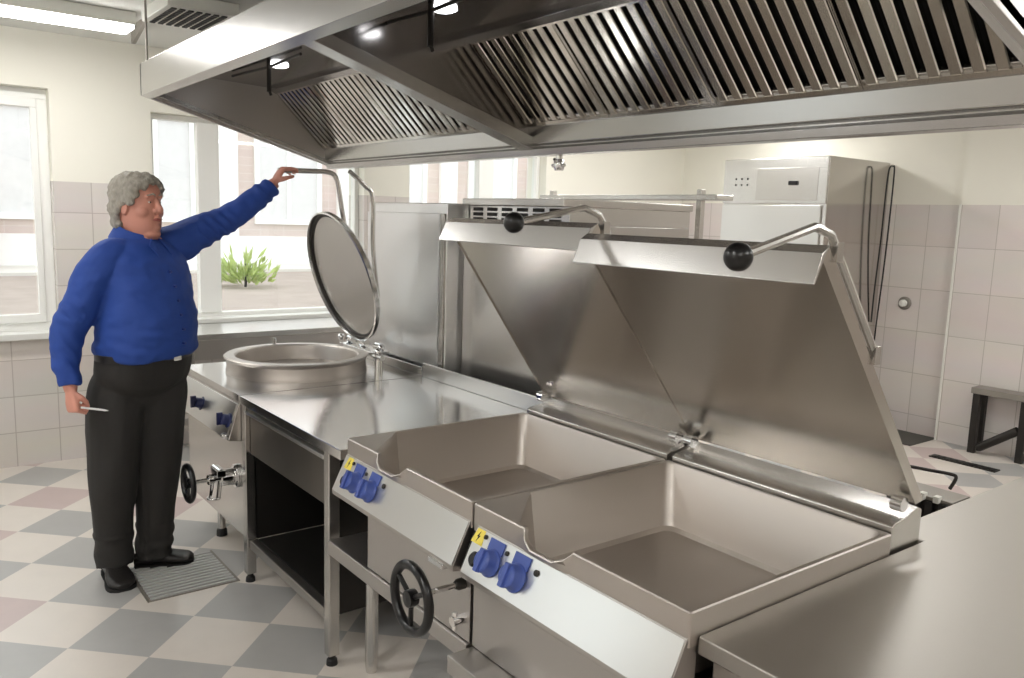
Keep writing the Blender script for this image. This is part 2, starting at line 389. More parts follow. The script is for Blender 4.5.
# gutter under the filters
Loc(hb).prism([(.89, 2.085), (.915, 2.058), (.922, 1.992), (.935, 1.985), (.935, 1.978), (.925, 1.972), (.93, 1.945), (.99, 1.945), (.99, 2.6), (.975, 2.6), (.975, 2.07), (.90, 2.10)], HX0+.02, HX1-.02).build('grease_gutter', 'hood', hood, bevel=.003)
def sloped(x0, x1, dz0, dz1, name, mat='hood'):
    Loc(hb).prism([(YN+.024, zpl(YN)+dz0), (YFAR-.02, zpl(YFAR-.02)+dz0), (YFAR-.02, zpl(YFAR-.02)+dz1), (YN+.024, zpl(YN)+dz1)], x0, x1).build(name, mat, hood, bevel=.002)
sloped(HXm-.045, HXm+.045, -.015, .035, 'cross_beam')
Loc(hb).prism([(YN+.03, 2.30), (YFAR-.01, 1.99), (YFAR-.01, zt_h-.02), (YN+.03, zt_h-.02)], HXm-.01, HXm+.01).build('partition', 'hood_in', hood)
for xa in (HX0, HX1-.02):
    Loc(hb).prism([(YN, 2.26), (YFAR+.02, 1.95), (YFAR+.02, zt_h), (YN, zt_h)], xa, xa+.02).build('end_panel', 'steel_dull', hood, bevel=.002)
sloped(HX0, HX0+.06, -.012, .012, 'end_lip'); sloped(HX1-.05, HX1, -.012, .012, 'end_lip')
# baffle filters
FA, FB = Vector((.615, 2.352)), Vector((.905, 2.062))     # top and bottom edge in (y,z)
fd = (FB-FA).normalized(); fn = Vector((-fd.y, fd.x)); 
if fn.y > 0: fn = -fn                                       # pointing down / to the front
def filt(x0, x1):
    bk = Loc(hb)
    def P(t, h): q = FA + fd*t + fn*h; return (q.x, q.y)
    Lf = (FB-FA).length
    bk.prism([P(0, -.045), P(Lf, -.045), P(Lf, -.05), P(0, -.05)], x0, x1)
    bk.build('filter_back', 'dark_gap', hood)
    b = Loc(hb); n = max(1, round((x1-x0)/.0535)); pitch = (x1-x0)/n
    for i in range(n):
        c = x0 + pitch*(i+.5); w = pitch*.29
        for t0, t1, ha, hb_ in ((.012, Lf-.012, -.004, 0),):
            prof = [(c-w, -.022), (c-w, -.003), (c-w+.003, 0), (c+w-.003, 0), (c+w, -.003), (c+w, -.022), (c+w-.003, -.022), (c+w-.003, -.004), (c-w+.003, -.004), (c-w+.003, -.022)]
            vs = []
            for t in (t0, t1):
                for xx, h in prof: q = P(t, h); vs.append((xx, q[0], q[1]))
            k = len(prof); b.add(vs, [tuple(range(k)), tuple(range(k, 2*k))[::-1]] + [(j, (j+1) % k, k+(j+1) % k, k+j) for j in range(k)])
    f = b.build('baffle_filter', 'baffle', hood, bevel=0)
    fr = Loc(hb); xs = (x0+.0005, x0+.004, x1-.004, x1-.0005); ts = (0, .014, Lf-.014, Lf)
    vs = [(x, P(t, h)[0], P(t, h)[1]) for h in (.002, -.04) for t in ts for x in xs]
    fs = []
    for i in range(3):
        for j in range(3):
            if i == 1 and j == 1: continue
            q = (i*4+j, i*4+j+1, (i+1)*4+j+1, (i+1)*4+j); fs += [q, tuple(16+k for k in q[::-1])]
    def wall(a, b): fs.append((a, b, b+16, a+16))
    for k in range(3): wall(k, k+1); wall(12+k, 13+k); wall(4*k, 4*k+4); wall(4*k+3, 4*k+7)
    wall(5, 6); wall(9, 10); wall(5, 9); wall(6, 10)
    fr.add(vs, fs); fr.build('filter_frame', 'baffle', f)
for a, b in ((HX0+.025, HXm-.02), (HXm+.015, HX1-.035)):
    k = 4; w = (b-a)/k
    for i in range(k): filt(a+w*i+.0005, a+w*(i+1)-.0005)
# lamp fittings inside the hood
for x, y in ((-2.25, .30), (-.75, .28)):
    l = Loc(hb)
    l.tube([(x, y, zt_h-.03), (x, y, zt_h-.17)], .011, 10); l.tube([(x, y, zt_h-.16), (x, y+.01, zt_h-.185)], .007, 10)
    l.build('lamp_rod', 'dark_metal', hood)
    Loc(hb).lathe([(.045, 0), (.045, -.010), (.03, -.016), (0, -.018)], (x, y+.05, zt_h-.034), (0,0,1), 24).build('hood_lamp', 'lamp_soft', hood)
    l = Loc(hb); l.tube([(x-.45, y-.02, zt_h-.048), (x, y, zt_h-.055), (x+.40, y-.01, zt_h-.048)], .007, 8)
    l.build('conduit', 'dark_metal', hood)
# suspension rods
for x, y in ((HX0+.03, YN+.03), (HX1-.05, YN+.03), (HX0+.03, .93), (HX1-.05, .93), (HXm, YN+.03)):
    Loc(hb).tube([(x, y, zt_h-.01), (x, y, ZC-.001)], .006, 8).build('suspension_rod', 'stand', hood)
# drain valve under the gutter
d = Loc(hb); x, y = -.87, .965
d.tube([(x, y, 1.95), (x, y, 1.90)], .014, 12); d.lathe([(.018,0),(.022,.01),(.022,.035),(.018,.045)], (x, y, 1.885), (0,0,1), 14)
d.tube([(x, y-.01, 1.915), (x+.03, y-.05, 1.925)], .006, 8); d.tube([(x-.04, y, 1.905), (x+.035, y, 1.905)], .007, 8)
d.build('drain_valve', 'chrome', hood)

# ------------------------------------------------------------------ boiling kettle
kb = (-2.29, .47, 0)
ket = empty('boiling_kettle', kb, 'round stainless boiling kettle with its lid raised, at the far end of the line', 'cooking kettle')
KX0, KX1 = -2.72, -1.875
Loc(kb).prism([(0.02, .20), (0.02, .655), (-.05, .665), (0.0, .83), (0.0, .845), (.95, .845), (.95, .20)], KX0, KX1).build('body', 'steel', ket, bevel=.003)
Loc(kb).prism([(-.052, .672), (-.0, .825), (-.006, .827), (-.058, .674)], KX0+.02, KX1-.012).build('control_panel', 'panel', ket)
top = Loc(kb); C0 = (-2.33, .467); n = 48
# worktop with a round cut-out
outer = rrect(KX0, KX1, 0, .96, .004, 0, 11)
outer = outer[-6:] + outer[:-6]
rin = []
for p in outer:
    a = math.atan2(p[1]-C0[1], p[0]-C0[0]); rin.append((C0[0]+.34*math.cos(a), C0[1]+.34*math.sin(a)))
rs = [[(x, y, .842) for x, y in rin], [(p[0], p[1], .842) for p in outer], [(p[0], p[1], .87) for p in outer], [(x, y, .87) for x, y in rin]]
top.rings(rs + [rs[0]], False, False); top.build('worktop', 'top_steel', ket, bevel=.0)
Loc(kb).box(KX0, KX1-.003, .945, .96, .87, .915).build('upstand', 'steel', ket, bevel=.003)
Loc(kb).lathe([(.356, .87), (.356, .885), (.352, .895), (.352, .935), (.362, .945), (.366, .952), (.36, .957), (.315, .957), (.308, .95), (.303, .93), (.303, .62), (.28, .56), (.2, .52), (.0, .50), (.0, .49), (.21, .51), (.30, .55), (.318, .62), (.318, .875)], (C0[0], C0[1], 0), (0,0,1), 64).build('kettle_vessel', 'steel_in', ket, angle=30)
# lid
phi, tl = PI/2, math.radians(16.8)
Hc = Vector((C0[0], C0[1]+.372, 1.015)); up = Vector((0, -math.sin(tl), math.cos(tl))); nrm = Vector((0, -math.cos(tl), -math.sin(tl)))
lc = Hc + up*.355
Loc(kb).lathe([(.0, -.03), (.12, -.028), (.28, -.018), (.342, -.004), (.356, .008), (.357, .03), (.349, .034), (.345, .012), (.335, .006), (.3, .004), (.12, .0), (.0, -.002)], lc, nrm, 64).build('lid', 'steel_y', ket, angle=40)
Loc(kb).ring(lc + nrm*.012, nrm, .335, .008, 64, 8).build('lid_seal', 'dark_metal', ket)
bk = -nrm
hp = [lc + bk*.028 + Vector((.03,0,0)), lc + bk*.05 + up*.12 + Vector((.03,0,0)), lc + bk*.065 + up*.30 + Vector((.03,0,0)), Vector((C0[0]+.03, .688, 1.80)), Vector((C0[0]+.03, .672, 1.862)), Vector((C0[0]+.03, .635, 1.891)), Vector((C0[0]+.03, .52, 1.892)), Vector((C0[0]+.03, .36, 1.886))]
def smooth_path(p, k=5):
    p = [Vector(q) for q in p]; out = []
    for i in range(len(p)-1):
        a = p[max(i-1,0)]; b = p[i]; c = p[i+1]; d = p[min(i+2, len(p)-1)]
        for j in range(k):
            t = j/k; out.append(.5*((2*b) + (c-a)*t + (2*a-5*b+4*c-d)*t*t + (3*b-a-3*c+d)*t**3))
    out.append(p[-1]); return out
Loc(kb).tube(smooth_path(hp), .013, 12).build('lid_handle', 'steel', ket)
# short second pipe beside the handle
Loc(kb).tube(smooth_path([(C0[0]+.12, .70, 1.90), (C0[0]+.12, .79, 1.83), (C0[0]+.12, .835, 1.77), (C0[0]+.12, .84, 1.5), (C0[0]+.12, .87, 1.25)]), .012, 10).build('lid_brace', 'steel', ket)
h = Loc(kb)
for s in (-.16, .0, .16): h.tube([(C0[0]+s-.03, .855, .985), (C0[0]+s+.03, .855, .985)], .022, 14)
h.box(C0[0]-.2, C0[0]+.2, .80, .90, .945, .965); h.build('hinge', 'chrome', ket, bevel=.003)
h = Loc(kb)
for s in (-.22, .25):
    h.tube([(C0[0]+s, .82, .87), (C0[0]+s, .82, .985)], .012, 12); h.ball((C0[0]+s, .82, .995), .02)
h.build('hinge_post', 'chrome', ket)
h = Loc(kb); h.tube([(C0[0]+.33, .76, .87), (C0[0]+.33, .76, .99)], .016, 12); h.tube([(C0[0]+.29, .76, .965), (C0[0]+.38, .76, .965)], .014, 12)
h.ball((C0[0]+.33, .76, .99), .022); h.build('water_valve', 'chrome', ket)
Loc(kb).tube([(-2.677, .479, .95), (-2.677, .479, .99)], .010, 10).build('rim_pin', 'chrome', ket)
for x in (-2.31, -1.92):
    k = Loc(kb); ny = Vector((0, -.947, .32)); c = Vector((x, -.028, .748))
    k.lathe([(.034, 0), (.034, .006), (.026, .01), (.024, .035), (.018, .04), (.0, .041)], c, ny, 20)
    k.box(x-.006, x+.006, -.085, -.06, .735, .79); k.build('control_knob', 'blue_dark', ket)
Loc(kb).lathe([(.014, 0), (.014, .02), (.008, .03), (0, .03)], (-1.895, -.046, .683), (0, -.947, .32), 14).build('push_button', 'chrome', ket)
# drain tap with hand wheel
t = Loc(kb); tx, tz = -1.97, .47
t.lathe([(.055, 0), (.055, .015), (.04, .02), (.036, .08), (.0, .08)], (tx, .02, tz), (0,-1,0), 24)
t.tube([(tx, -.05, tz), (tx, -.115, tz)], .024, 16); t.tube([(tx-.0, -.075, tz), (tx, -.085, tz-.085)], .026, 16); t.ring((tx, -.09, tz-.088), (0,0,1), .026, .006, 20, 8)
t.box(tx-.055, tx+.055, -.09, -.05, tz+.02, tz+.05); t.tube([(tx-.05, -.07, tz+.045), (tx+.05, -.07, tz+.045)], .012, 10)
t.build('drain_tap', 'chrome', ket, bevel=.003)
Loc(kb).tube([(tx, -.11, tz), (tx, -.20, tz)], .010, 10).build('tap_spindle', 'chrome', ket)
def handwheel(base, c, R, parent):
    w = Loc(base); w.ring(c, (0,-1,0), R, .013, 40, 12); w.lathe([(.022,-.012),(.024,0),(.022,.014),(0,.016)], c, (0,-1,0), 18)
    for k in range(3):
        a = 2*PI*k/3 + .5; w.tube([c, (c[0]+R*math.cos(a), c[1], c[2]+R*math.sin(a))], .007, 8)
    return w.build('hand_wheel', 'black', parent)
handwheel(kb, (tx, -.20, tz), .078, ket)
for x, y in ((-2.69, .40), (-2.46, .10), (-1.95, .88), (-2.62, .88)):
    l = Loc(kb); l.tube([(x, y, .205), (x, y, .035)], .02, 12); l.build('leg', 'steel', ket)
    Loc(kb).lathe([(.02, .04), (.026, .03), (.028, 0), (0, 0)], (x, y, 0), (0,0,1), 14).build('foot', 'rubber', ket)

# ------------------------------------------------------------------ steel work table
tb = (-1.36, .48, 0)
tab = empty('work_table', tb, 'stainless steel work table with an open dark cupboard between kettle and braising pan', 'table')
TX0, TX1 = -1.867, -.85
Loc(tb).prism([(0, .832), (0, .87), (.96, .87), (.96, .832)], TX0, TX1).build('tabletop', 'top_steel', tab, bevel=.004)
Loc(tb).box(TX0, TX1+.08, .945, .96, .87, .94).build('upstand', 'panel', tab, bevel=.003)
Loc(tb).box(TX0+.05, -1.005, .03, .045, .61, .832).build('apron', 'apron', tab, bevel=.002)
Loc(tb).box(TX0+.05, -1.005, .006, .031, .796, .812).build('drip_edge', 'panel', tab, bevel=.002)
Loc(tb).box(TX0+.05, -1.005, .06, .90, .175, .205).build('shelf', 'dark_metal', tab, bevel=.003)  # shelf and inner panels coloured dark for the shade inside the cupboard
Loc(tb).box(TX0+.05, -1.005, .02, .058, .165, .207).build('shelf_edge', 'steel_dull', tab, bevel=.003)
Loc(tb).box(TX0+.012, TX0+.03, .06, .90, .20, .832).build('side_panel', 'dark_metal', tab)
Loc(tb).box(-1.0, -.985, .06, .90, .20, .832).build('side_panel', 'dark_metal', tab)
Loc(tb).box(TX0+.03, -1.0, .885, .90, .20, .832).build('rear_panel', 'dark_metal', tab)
for x in (TX0+.022, -.980):
    for y in (.03, .915):
        l = Loc(tb); l.box(x-.022, x+.022, y-.022, y+.022, .04, .832); l.build('leg', 'steel', tab, bevel=.004)
        Loc(tb).lathe([(.014, .05), (.014, .025), (.02, .02), (.022, 0), (0, 0)], (x, y, 0), (0,0,1), 14).build('foot', 'rubber', tab)

# ------------------------------------------------------------------ tilting braising pans
def braising_pan(x0, label, base_left, first, tilt):
    W = .742; b = (x0+W/2, .4, 0)
    o = empty('braising_pan', (b[0], b[1], 0), label, 'braising pan', 'tilting braising pans')
    L = lambda: Loc(b)
    zr, yf, yb = .942, -.024, .73
    # basin with a pouring notch in the front rim
    def ring(x_0, x_1, y_0, y_1, r, z, notch, k=5, ch=None):
        p = rrect(x_0, x_1, y_0, y_1, r, z, k); m = 3*(k+1)
        if ch:
            for i in range(k+1):
                t = i/k; p[2*(k+1)+i] = (x_0 + (x0+ch-x_0)*t, y_0 + (.155 - y_0)*(1-t), z)
        n0, n1 = x0+.215, x0+.395
        xs = [n0-.03, n0, n0+.018, n0+.05, (n0+n1)/2, n1-.05, n1-.018, n1, n1+.03]
        wt = [0, 0, .6, 1, 1, 1, .6, 0, 0]
        mid = [(x, y_0 - .022*w*notch, z - .034*w*notch) for x, w in zip(xs, wt)]
        return p[:m] + mid + p[m:]
    mb = L()
    rs = [ring(x0, x0+W, yf, yb, .006, .868, 0), ring(x0, x0+W, yf, yb, .006, zr-.03, .3), ring(x0, x0+W, yf, yb, .006, zr-.003, 1), ring(x0+.003, x0+W-.003, yf+.003, yb-.003, .006, zr, 1),
          ring(x0+.014, x0+W-.014, yf+.014, yb-.012, .03, zr, 1, 5, .180), ring(x0+.018, x0+W-.018, yf+.019, yb-.016, .03, zr-.006, 1, 5, .182), 
          ring(x0+.05, x0+W-.05, yf+.07, yb-.045, .035, zr-.17, 0, 5, .19), ring(x0+.056, x0+W-.056, yf+.077, yb-.05, .035, zr-.186, 0, 5, .19), ring(x0+.07, x0+W-.07, yf+.09, yb-.064, .03, zr-.196, 0, 5, .19), ring(x0+.3, x0+W-.3, yf+.3, yb-.3, .02, zr-.2, 0)]
    mb.rings(rs, False, True); mb.build('basin', 'steel_in', o, angle=28)
    # body under the basin
    bd = L(); cut = x0+.145
    gx = x0+.003 if first else x0+.024
    bd.prism([(yf-.001, .888), (-.080, .770), (-.078, .758), (-.02, .75), (-.02, .735), (yf+.03, .735), (yf+.03, .868), (yf+.002, .868), (yf+.002, .888)], gx, x0+W-.003)
    if not first: L().prism([(yf+.004, .868), (-.060, .775), (-.058, .76), (-.015, .75), (-.015, .74), (yf+.03, .74), (yf+.03, .868)], x0+.001, gx-.001).build('gap_shade', 'dark_gap', o)  # dark strip put in for the shade in the gap between the pans
    bd.prism([(-.02, .738), (-.02, .538), (.70, .538), (.70, .738)], cut if first else x0+.003, x0+W-.003)
    bd.build('body', 'steel_dull', o, bevel=.003)
    fy = -.03 if first else -.10
    fr = L(); fr.prism([(fy, .485), (fy, .536), (.66, .536), (.66, .485)], x0-base_left, x0+W-.003); fr.build('base_frame', 'steel_dull', o, bevel=.003)
    if first: L().box(x0+.02, x0+.145, .25, .62, .54, .735).build('pivot_box', 'dark_metal', o)
    if first: L().tube([(x0+.09, .16, .60), (x0+.09, .16, .70)], .012, 10).build('pivot_pin', 'steel', o)
    # slanted control panel and its fittings
    def pp(x, t, h=0):  # t: 0 top .. 1 bottom of the panel, h: out of it
        a = Vector((yf-.001, .886)); c = Vector((-.080, .772)); q = a + (c-a)*t; d = (c-a).normalized(); nn = Vector((d.y, -d.x)); 
        if nn.x > 0: nn = -nn
        q = q + nn*h; return Vector((x, q.x, q.y)), Vector((0, nn.x, nn.y)), Vector((0, d.x, d.y))
    pl = L(); vs = []
    for x in (gx+.004, x0+W-.006):
        for t, hh in ((.02, 0), (.98, 0), (.98, .003), (.02, .003)): vs.append(pp(x, t, hh)[0])
    pl.add(vs, [(0,1,2,3), (7,6,5,4), (0,4,5,1), (1,5,6,2), (2,6,7,3), (3,7,4,0)]); cp = pl.build('control_panel', 'panel', o)
    for k, x in enumerate((x0+.128, x0+.232)):
        c, nn, dn = pp(x, .52, .003); kb_ = L()
        kb_.lathe([(.036, 0), (.037, .005), (.033, .009), (.031, .012), (.029, .034), (.024, .038), (0, .039)], c, nn, 28)
        s = Vector((1,0,0)); e = [c + s*sx*.008 + dn*sy*.030 + nn*sz for sz in (.03, .046) for sx, sy in ((-1,-1),(1,-1),(1,1),(-1,1))]
        kb_.add(e, [(0,3,2,1), (4,5,6,7), (0,1,5,4), (1,2,6,5), (2,3,7,6), (3,0,4,7)]); kn = kb_.build('control_knob', 'blue', o, bevel=.003)
        c2, _, _ = pp(x+.0, .16, .003); pq = L(); vs = []
        for hh in (0, .004):
            for sx, t in ((-.03, .06), (.03, .06), (.03, .32), (-.03, .32)): vs.append(pp(x+sx, t, .003+hh)[0])
        pq.add(vs, [(0,3,2,1), (4,5,6,7), (0,1,5,4), (1,2,6,5), (2,3,7,6), (3,0,4,7)]); pq.build('dial_plate', 'blue', o)
    for x, t, r in ((x0+.075, .12, .006), (x0+.172, .2, .006), (x0+.292, .25, .008)):
        c, nn, _ = pp(x, t, .003); L().lathe([(r, 0), (r, .004), (0, .005)], c, nn, 12).build('indicator_light', 'dark_metal', o)
    c, nn, _ = pp(x0+.066, .62, .003); q = L(); q.lathe([(.02, 0), (.02, .006), (.014, .012), (0, .012)], c, nn, 20); q.build('push_button', 'black', o)
    # warning sticker: yellow triangle plate with a black bolt
    vs = []; 
    for hh in (.003, .0042):
        for sx, t in ((-.024, .33), (.024, .33), (.02, .02), (-.012, .02)): vs.append(pp(x0+.046+sx, t, hh)[0])
    st = L().add(vs, [(0,1,2,3), (7,6,5,4), (0,4,5,1), (1,5,6,2), (2,6,7,3), (3,7,4,0)]).build('warning_sticker', 'yellow', o)
    vs = []
    for hh in (.0042, .0048):
        for sx, t in ((.004, .06), (-.006, .19), (.0, .18), (-.004, .30), (.007, .15), (.001, .16)): vs.append(pp(x0+.046+sx, t, hh)[0])
    L().add(vs, [tuple(range(6)), tuple(range(6, 12))[::-1]] + [(i, (i+1) % 6, 6+(i+1) % 6, 6+i) for i in range(6)]).build('bolt_symbol', 'black', st)
    # tilting hand wheel and its spindle, drain fitting
    xw = x0+W-.035
    handwheel(b, (xw, -.185, .70), .088, o)
    L().tube([(xw, -.185, .70), (xw, -.016, .70)], .008, 10).build('wheel_spindle', 'chrome', o)
    L().lathe([(.016, 0), (.016, .02), (.01, .03), (0, .03)], (xw, -.02, .70), (0,-1,0), 14).build('spindle_bush', 'dark_metal', o)
    q = L(); q.box(x0+W-.12, x0+W-.045, -.085, -.062, .748, .764); q.build('latch', 'chrome', o, bevel=.003)
    q = L(); q.tube([(x0+W-.03, -.02, .60), (x0+W-.03, -.06, .60)], .014, 12); q.tube([(x0+W-.03, -.05, .625), (x0+W-.03, -.05, .575)], .008, 10); q.build('drain_plug', 'chrome', o)
    # legs
    for x, y in ((x0-base_left+.035 if first else x0+.04, .13), (x0+W-.06, .13), (x0+.05, .60), (x0+W-.06, .60)):
        L().lathe([(.024, .486), (.024, .03), (.021, .0), (0, 0)], (x, y, 0), (0,0,1), 18).build('leg', 'steel', o)
    # hinge beam behind the basin
    hbm = L(); hbm.prism([(.738, .90), (.738, .955), (.755, .962), (.80, .968), (.86, .985), (.885, .975), (.885, .60), (.70, .60), (.70, .86)], x0+.006, x0+W-.006); hbm.build('hinge_beam', 'steel', o, bevel=.004)
    s = L()
    for k in range(4): s.box(x0+.10+.15*k, x0+.155+.15*k, .7345, .739, .925, .938)
    s.build('beam_slots', 'dark_gap', o)
    for x in (x0+.012, x0+W-.042): L().tube([(x, .80, 1.0), (x+.03, .80, 1.0)], .02, 16).build('hinge_barrel', 'chrome', o)
    # lid: hollow tray standing open
    A = Vector((.835, 1.0)); B = A + Matrix.Rotation(math.radians(-tilt), 2) @ (Vector((.318, 1.636)) - A); dl = (B-A).normalized(); n_in = Vector((-dl.y, dl.x))
    if n_in.x > 0: n_in = -n_in
    l = L(); Ll = (B-A).length; xa, xb = x0+.004, x0+W-.004
    def LP(x, t, h): q = A + dl*t + n_in*h; return (x, q.x, q.y)
    def quad(pts, th):  # thin plate from four (x,t,h)
        P = [Vector(LP(*p)) for p in pts]; nn = (P[1]-P[0]).cross(P[3]-P[0]).normalized()*th
        l.add([p for p in P] + [p+nn for p in P], [(0,3,2,1), (4,5,6,7), (0,1,5,4), (1,2,6,5), (2,3,7,6), (3,0,4,7)])
    # shallow pyramid inside face: border plus raised centre
    g = [(xa, 0), (xb, 0), (xb, Ll), (xa, Ll)]; ins = [(xa+.06, .06), (xb-.06, .06), (xb-.06, Ll-.06), (xa+.06, Ll-.06)]
    V = [LP(x, t, 0) for x, t in g] + [LP(x, t, -.002) for x, t in ins] + [LP(x, t, -.03) for x, t in g] 
    l.add(V, [(0,1,5,4), (1,2,6,5), (2,3,7,6), (3,0,4,7), (4,5,6,7), (8,9,1,0), (9,10,2,1), (10,11,3,2), (11,8,0,3), (11,10,9,8)])
    lid = l.build('lid', 'steel_lid', o, angle=20)
    l = L()
    e = [LP(xa, Ll-.001, -.03), LP(xb, Ll-.001, -.03), LP(xb, Ll, 0), LP(xa, Ll, 0)]
    y1, z1 = LP(0, Ll-.030, .060)[1:]
    pr = [(LP(0, Ll, -.03)[1], LP(0, Ll, -.03)[2]), (LP(0, Ll+.004, 0)[1], LP(0, Ll+.004, 0)[2]), (y1, z1), (y1+.006, z1-.003), (LP(0, Ll-.012, .004)[1], LP(0, Ll-.012, .004)[2])]
    l.prism(pr, xa-.008, xb+.008); l.build('lid_lip', 'steel_y', lid, bevel=.002)
    for xx in (xa-.004, xb):
        l = L(); l.add([LP(xx, -.02, -.03), LP(xx+.004, -.02, -.03), LP(xx+.004, Ll, -.03), LP(xx, Ll, -.03), LP(xx, .0, .003), LP(xx+.004, 0, .003), LP(xx+.004, Ll, .004), LP(xx, Ll, .004)],
              [(0,3,2,1), (4,5,6,7), (0,1,5,4), (1,2,6,5), (2,3,7,6), (3,0,4,7)])
        l.build('lid_skirt', 'steel_lid', lid)
    # lifting bar on the right edge, with a ball grip
    xr = xb+.000; off = -.052
    def RV(y, z): q = A + Matrix.Rotation(math.radians(-tilt), 2) @ (Vector((y, z)) - A); return (xr, q.x, q.y)
    pth = [LP(xr, Ll*.58, off), LP(xr, Ll*.80, off), LP(xr, Ll+.01, off), RV(.302, 1.690), RV(.29, 1.692), RV(.05, 1.632)]
    l = L(); l.tube([pth[0], pth[1], pth[2], pth[3], pth[4], pth[5]], .0095, 10); l.build('lifting_bar', 'steel', o)
    l = L(); l.ball(pth[5], .028, 24, 16); l.build('ball_grip', 'black', o)
    for t in (.60, .97): l = L(); l.box(xr-.012, xr+.012, LP(0, Ll*t, off)[1]-.012, LP(0, Ll*t, off)[1]+.012, LP(0, Ll*t, off)[2]-.03, LP(0, Ll*t, off)[2]+.012); l.build('bar_clamp', 'steel', o)
    return o
braising_pan(-.747, 'braising pan with a raised lid standing next to the steel work table', .14, True, 3.5)
braising_pan(.004, 'braising pan with a raised lid standing against the wide plain steel counter', -.002, False, 0)

# ------------------------------------------------------------------ plain counter at the near end
cb = (1.25, 1.2, 0)
cn = empty('steel_counter', cb, 'wide plain stainless steel counter at the near end of the cooking line', 'counter')
Loc(cb).prism([(.7485, 0), (1.95, 0), (1.95, 2.55), (.640, 2.55), (.655, .89), (.7485, .89)], .85, .89, 'z').build('worktop', 'counter', cn, bevel=.005)
Loc(cb).prism([(.765, .03), (1.93, .03), (1.93, 2.52), (.665, 2.52), (.675, .95), (.765, .95)], .12, .848, 'z').build('cabinet_body', 'steel_dull', cn, bevel=.003)
Loc(cb).box(.79, 1.91, .08, 2.48, 0, .12).build('plinth', 'dark_metal', cn)

# ------------------------------------------------------------------ second row behind
rb = (-2.15, 1.42, 0)
tc = empty('steel_cabinet', rb, 'tall plain stainless steel cabinet standing behind the kettle', 'cabinet')
Loc(rb).box(-2.567, -1.745, 1.0, 1.85, .08, 1.752).build('body', 'steel_sheen', tc, bevel=.006)
Loc(rb).box(-2.56, -1.80, .988, 1.0, .10, 1.70).build('panel', 'steel_sheen', tc, bevel=.003)
Loc(rb).box(-1.785, -1.75, .986, 1.0, .10, 1.70).build('corner_strip', 'steel', tc, bevel=.002)
Loc(rb).box(-2.54, -1.77, 1.03, 1.82, 0, .08).build('plinth', 'dark_metal', tc)
ob = (-1.36, 1.5, 0)
ov = empty('vented_oven', ob, 'steel oven with a slotted vent under its top, behind the far braising pan', 'oven')
Loc(ob).box(-1.738, -.98, 1.10, 1.90, .08, 1.665).build('body', 'steel_dull', ov, bevel=.004)
Loc(ob).box(-1.738, -.98, 1.13, 1.90, 1.665, 1.745).build('vent_box', 'steel_y', ov, bevel=.002)
Loc(ob).box(-1.742, -.97, 1.085, 1.91, 1.745, 1.778).build('top_plate', 'steel', ov, bevel=.004)
for k in range(6):
    v = Loc(ob)
    for j in range(3): x = -1.70+.118*k; v.box(x, x+.07, 1.124, 1.131, 1.672+.024*j, 1.688+.024*j)
    v.build('vent_slot', 'dark_gap', ov)
Loc(ob).box(-1.72, -1.0, 1.085, 1.10, .82, 1.62).build('door', 'steel_y', ov, bevel=.004)
Loc(ob).tube([(-1.68, 1.085, 1.55), (-1.68, 1.05, 1.55), (-1.04, 1.05, 1.55), (-1.04, 1.085, 1.55)], .010, 10).build('door_handle', 'steel', ov)
Loc(ob).box(-1.70, -1.02, 1.13, 1.87, 0, .08).build('plinth', 'dark_metal', ov)
sb = (-1.55, 2.2, 0)
os_ = empty('shelf_rack', sb, 'slim steel rack with one high shelf, standing behind the raised braising pan lids', 'rack')
Loc(sb).box(-2.25, -.90, 1.99, 2.12, 1.805, 1.832).build('shelf', 'steel_y', os_, bevel=.004)
for x in (-2.2, -1.05):
    for y in (2.055,):
        Loc(sb).box(x-.016, x+.016, y-.016, y+.016, 0, 1.86).build('post', 'steel', os_, bevel=.003)
Loc(sb).box(-2.2, -1.05, 2.0, 2.11, .52, .545).build('lower_shelf', 'steel_dull', os_, bevel=.003)
vb2 = (.47, 1.45, 0)
vx = empty('slotted_heater', vb2, 'low dark dark ribbed heater with a thin rail and four bright studs, behind the lids', 'heater')
Loc(vb2).box(.40, .60, 1.37, 1.48, .0, .845).build('body', 'dark_metal', vx, bevel=.004)
Loc(vb2).box(.395, .605, 1.365, 1.485, .845, .858).build('top_plate', 'stand', vx, bevel=.003)
for k in range(5): Loc(vb2).box(.40+.042*k, .424+.042*k, 1.355, 1.371, .70, .845).build('rib', 'iron', vx, bevel=.002)
for k in range(4): Loc(vb2).box(.413+.046*k, .431+.046*k, 1.35, 1.375, .846, .868).build('stud', 'white_metal', vx, bevel=.002)
Loc(vb2).tube(smooth_path([(.29, 1.589, .87), (.40, 1.615, .87), (.47, 1.635, .87), (.49, 1.637, .862), (.49, 1.60, .83)]), .006, 8).build('rail', 'dark_metal', vx)

# ------------------------------------------------------------------ tall cooling cabinet, cable, wall knob, stand
fb = (-2.53, 5.1, 0)
fz = empty('cooling_cabinet', fb, 'tall stainless steel cooling cabinet standing against the back wall', 'cabinet')
Loc(fb).box(-3.03, -2.02, 4.70, 5.59, .10, 2.245).build('body', 'steel_side', fz, bevel=.006)
Loc(fb).box(-3.025, -2.025, 4.682, 4.70, 1.875, 2.24).build('control_panel', 'steel_y', fz, bevel=.004)
Loc(fb).box(-3.025, -2.06, 4.682, 4.70, .14, 1.862).build('door', 'panel', fz, bevel=.005)
Loc(fb).box(-2.68, -2.10, 4.678, 4.684, 1.90, 2.16).build('display_plate', 'steel', fz, bevel=.002)
Loc(fb).box(-2.36, -2.28, 4.662, 4.679, 2.02, 2.055).build('latch', 'black', fz, bevel=.003)
v = Loc(fb)
for k in range(3):
    for j in range(2): v.box(-2.90+.06*k, -2.885+.06*k, 4.680, 4.683, 2.02+.05*j, 2.035+.05*j)
v.build('button_holes', 'dark_metal', fz)
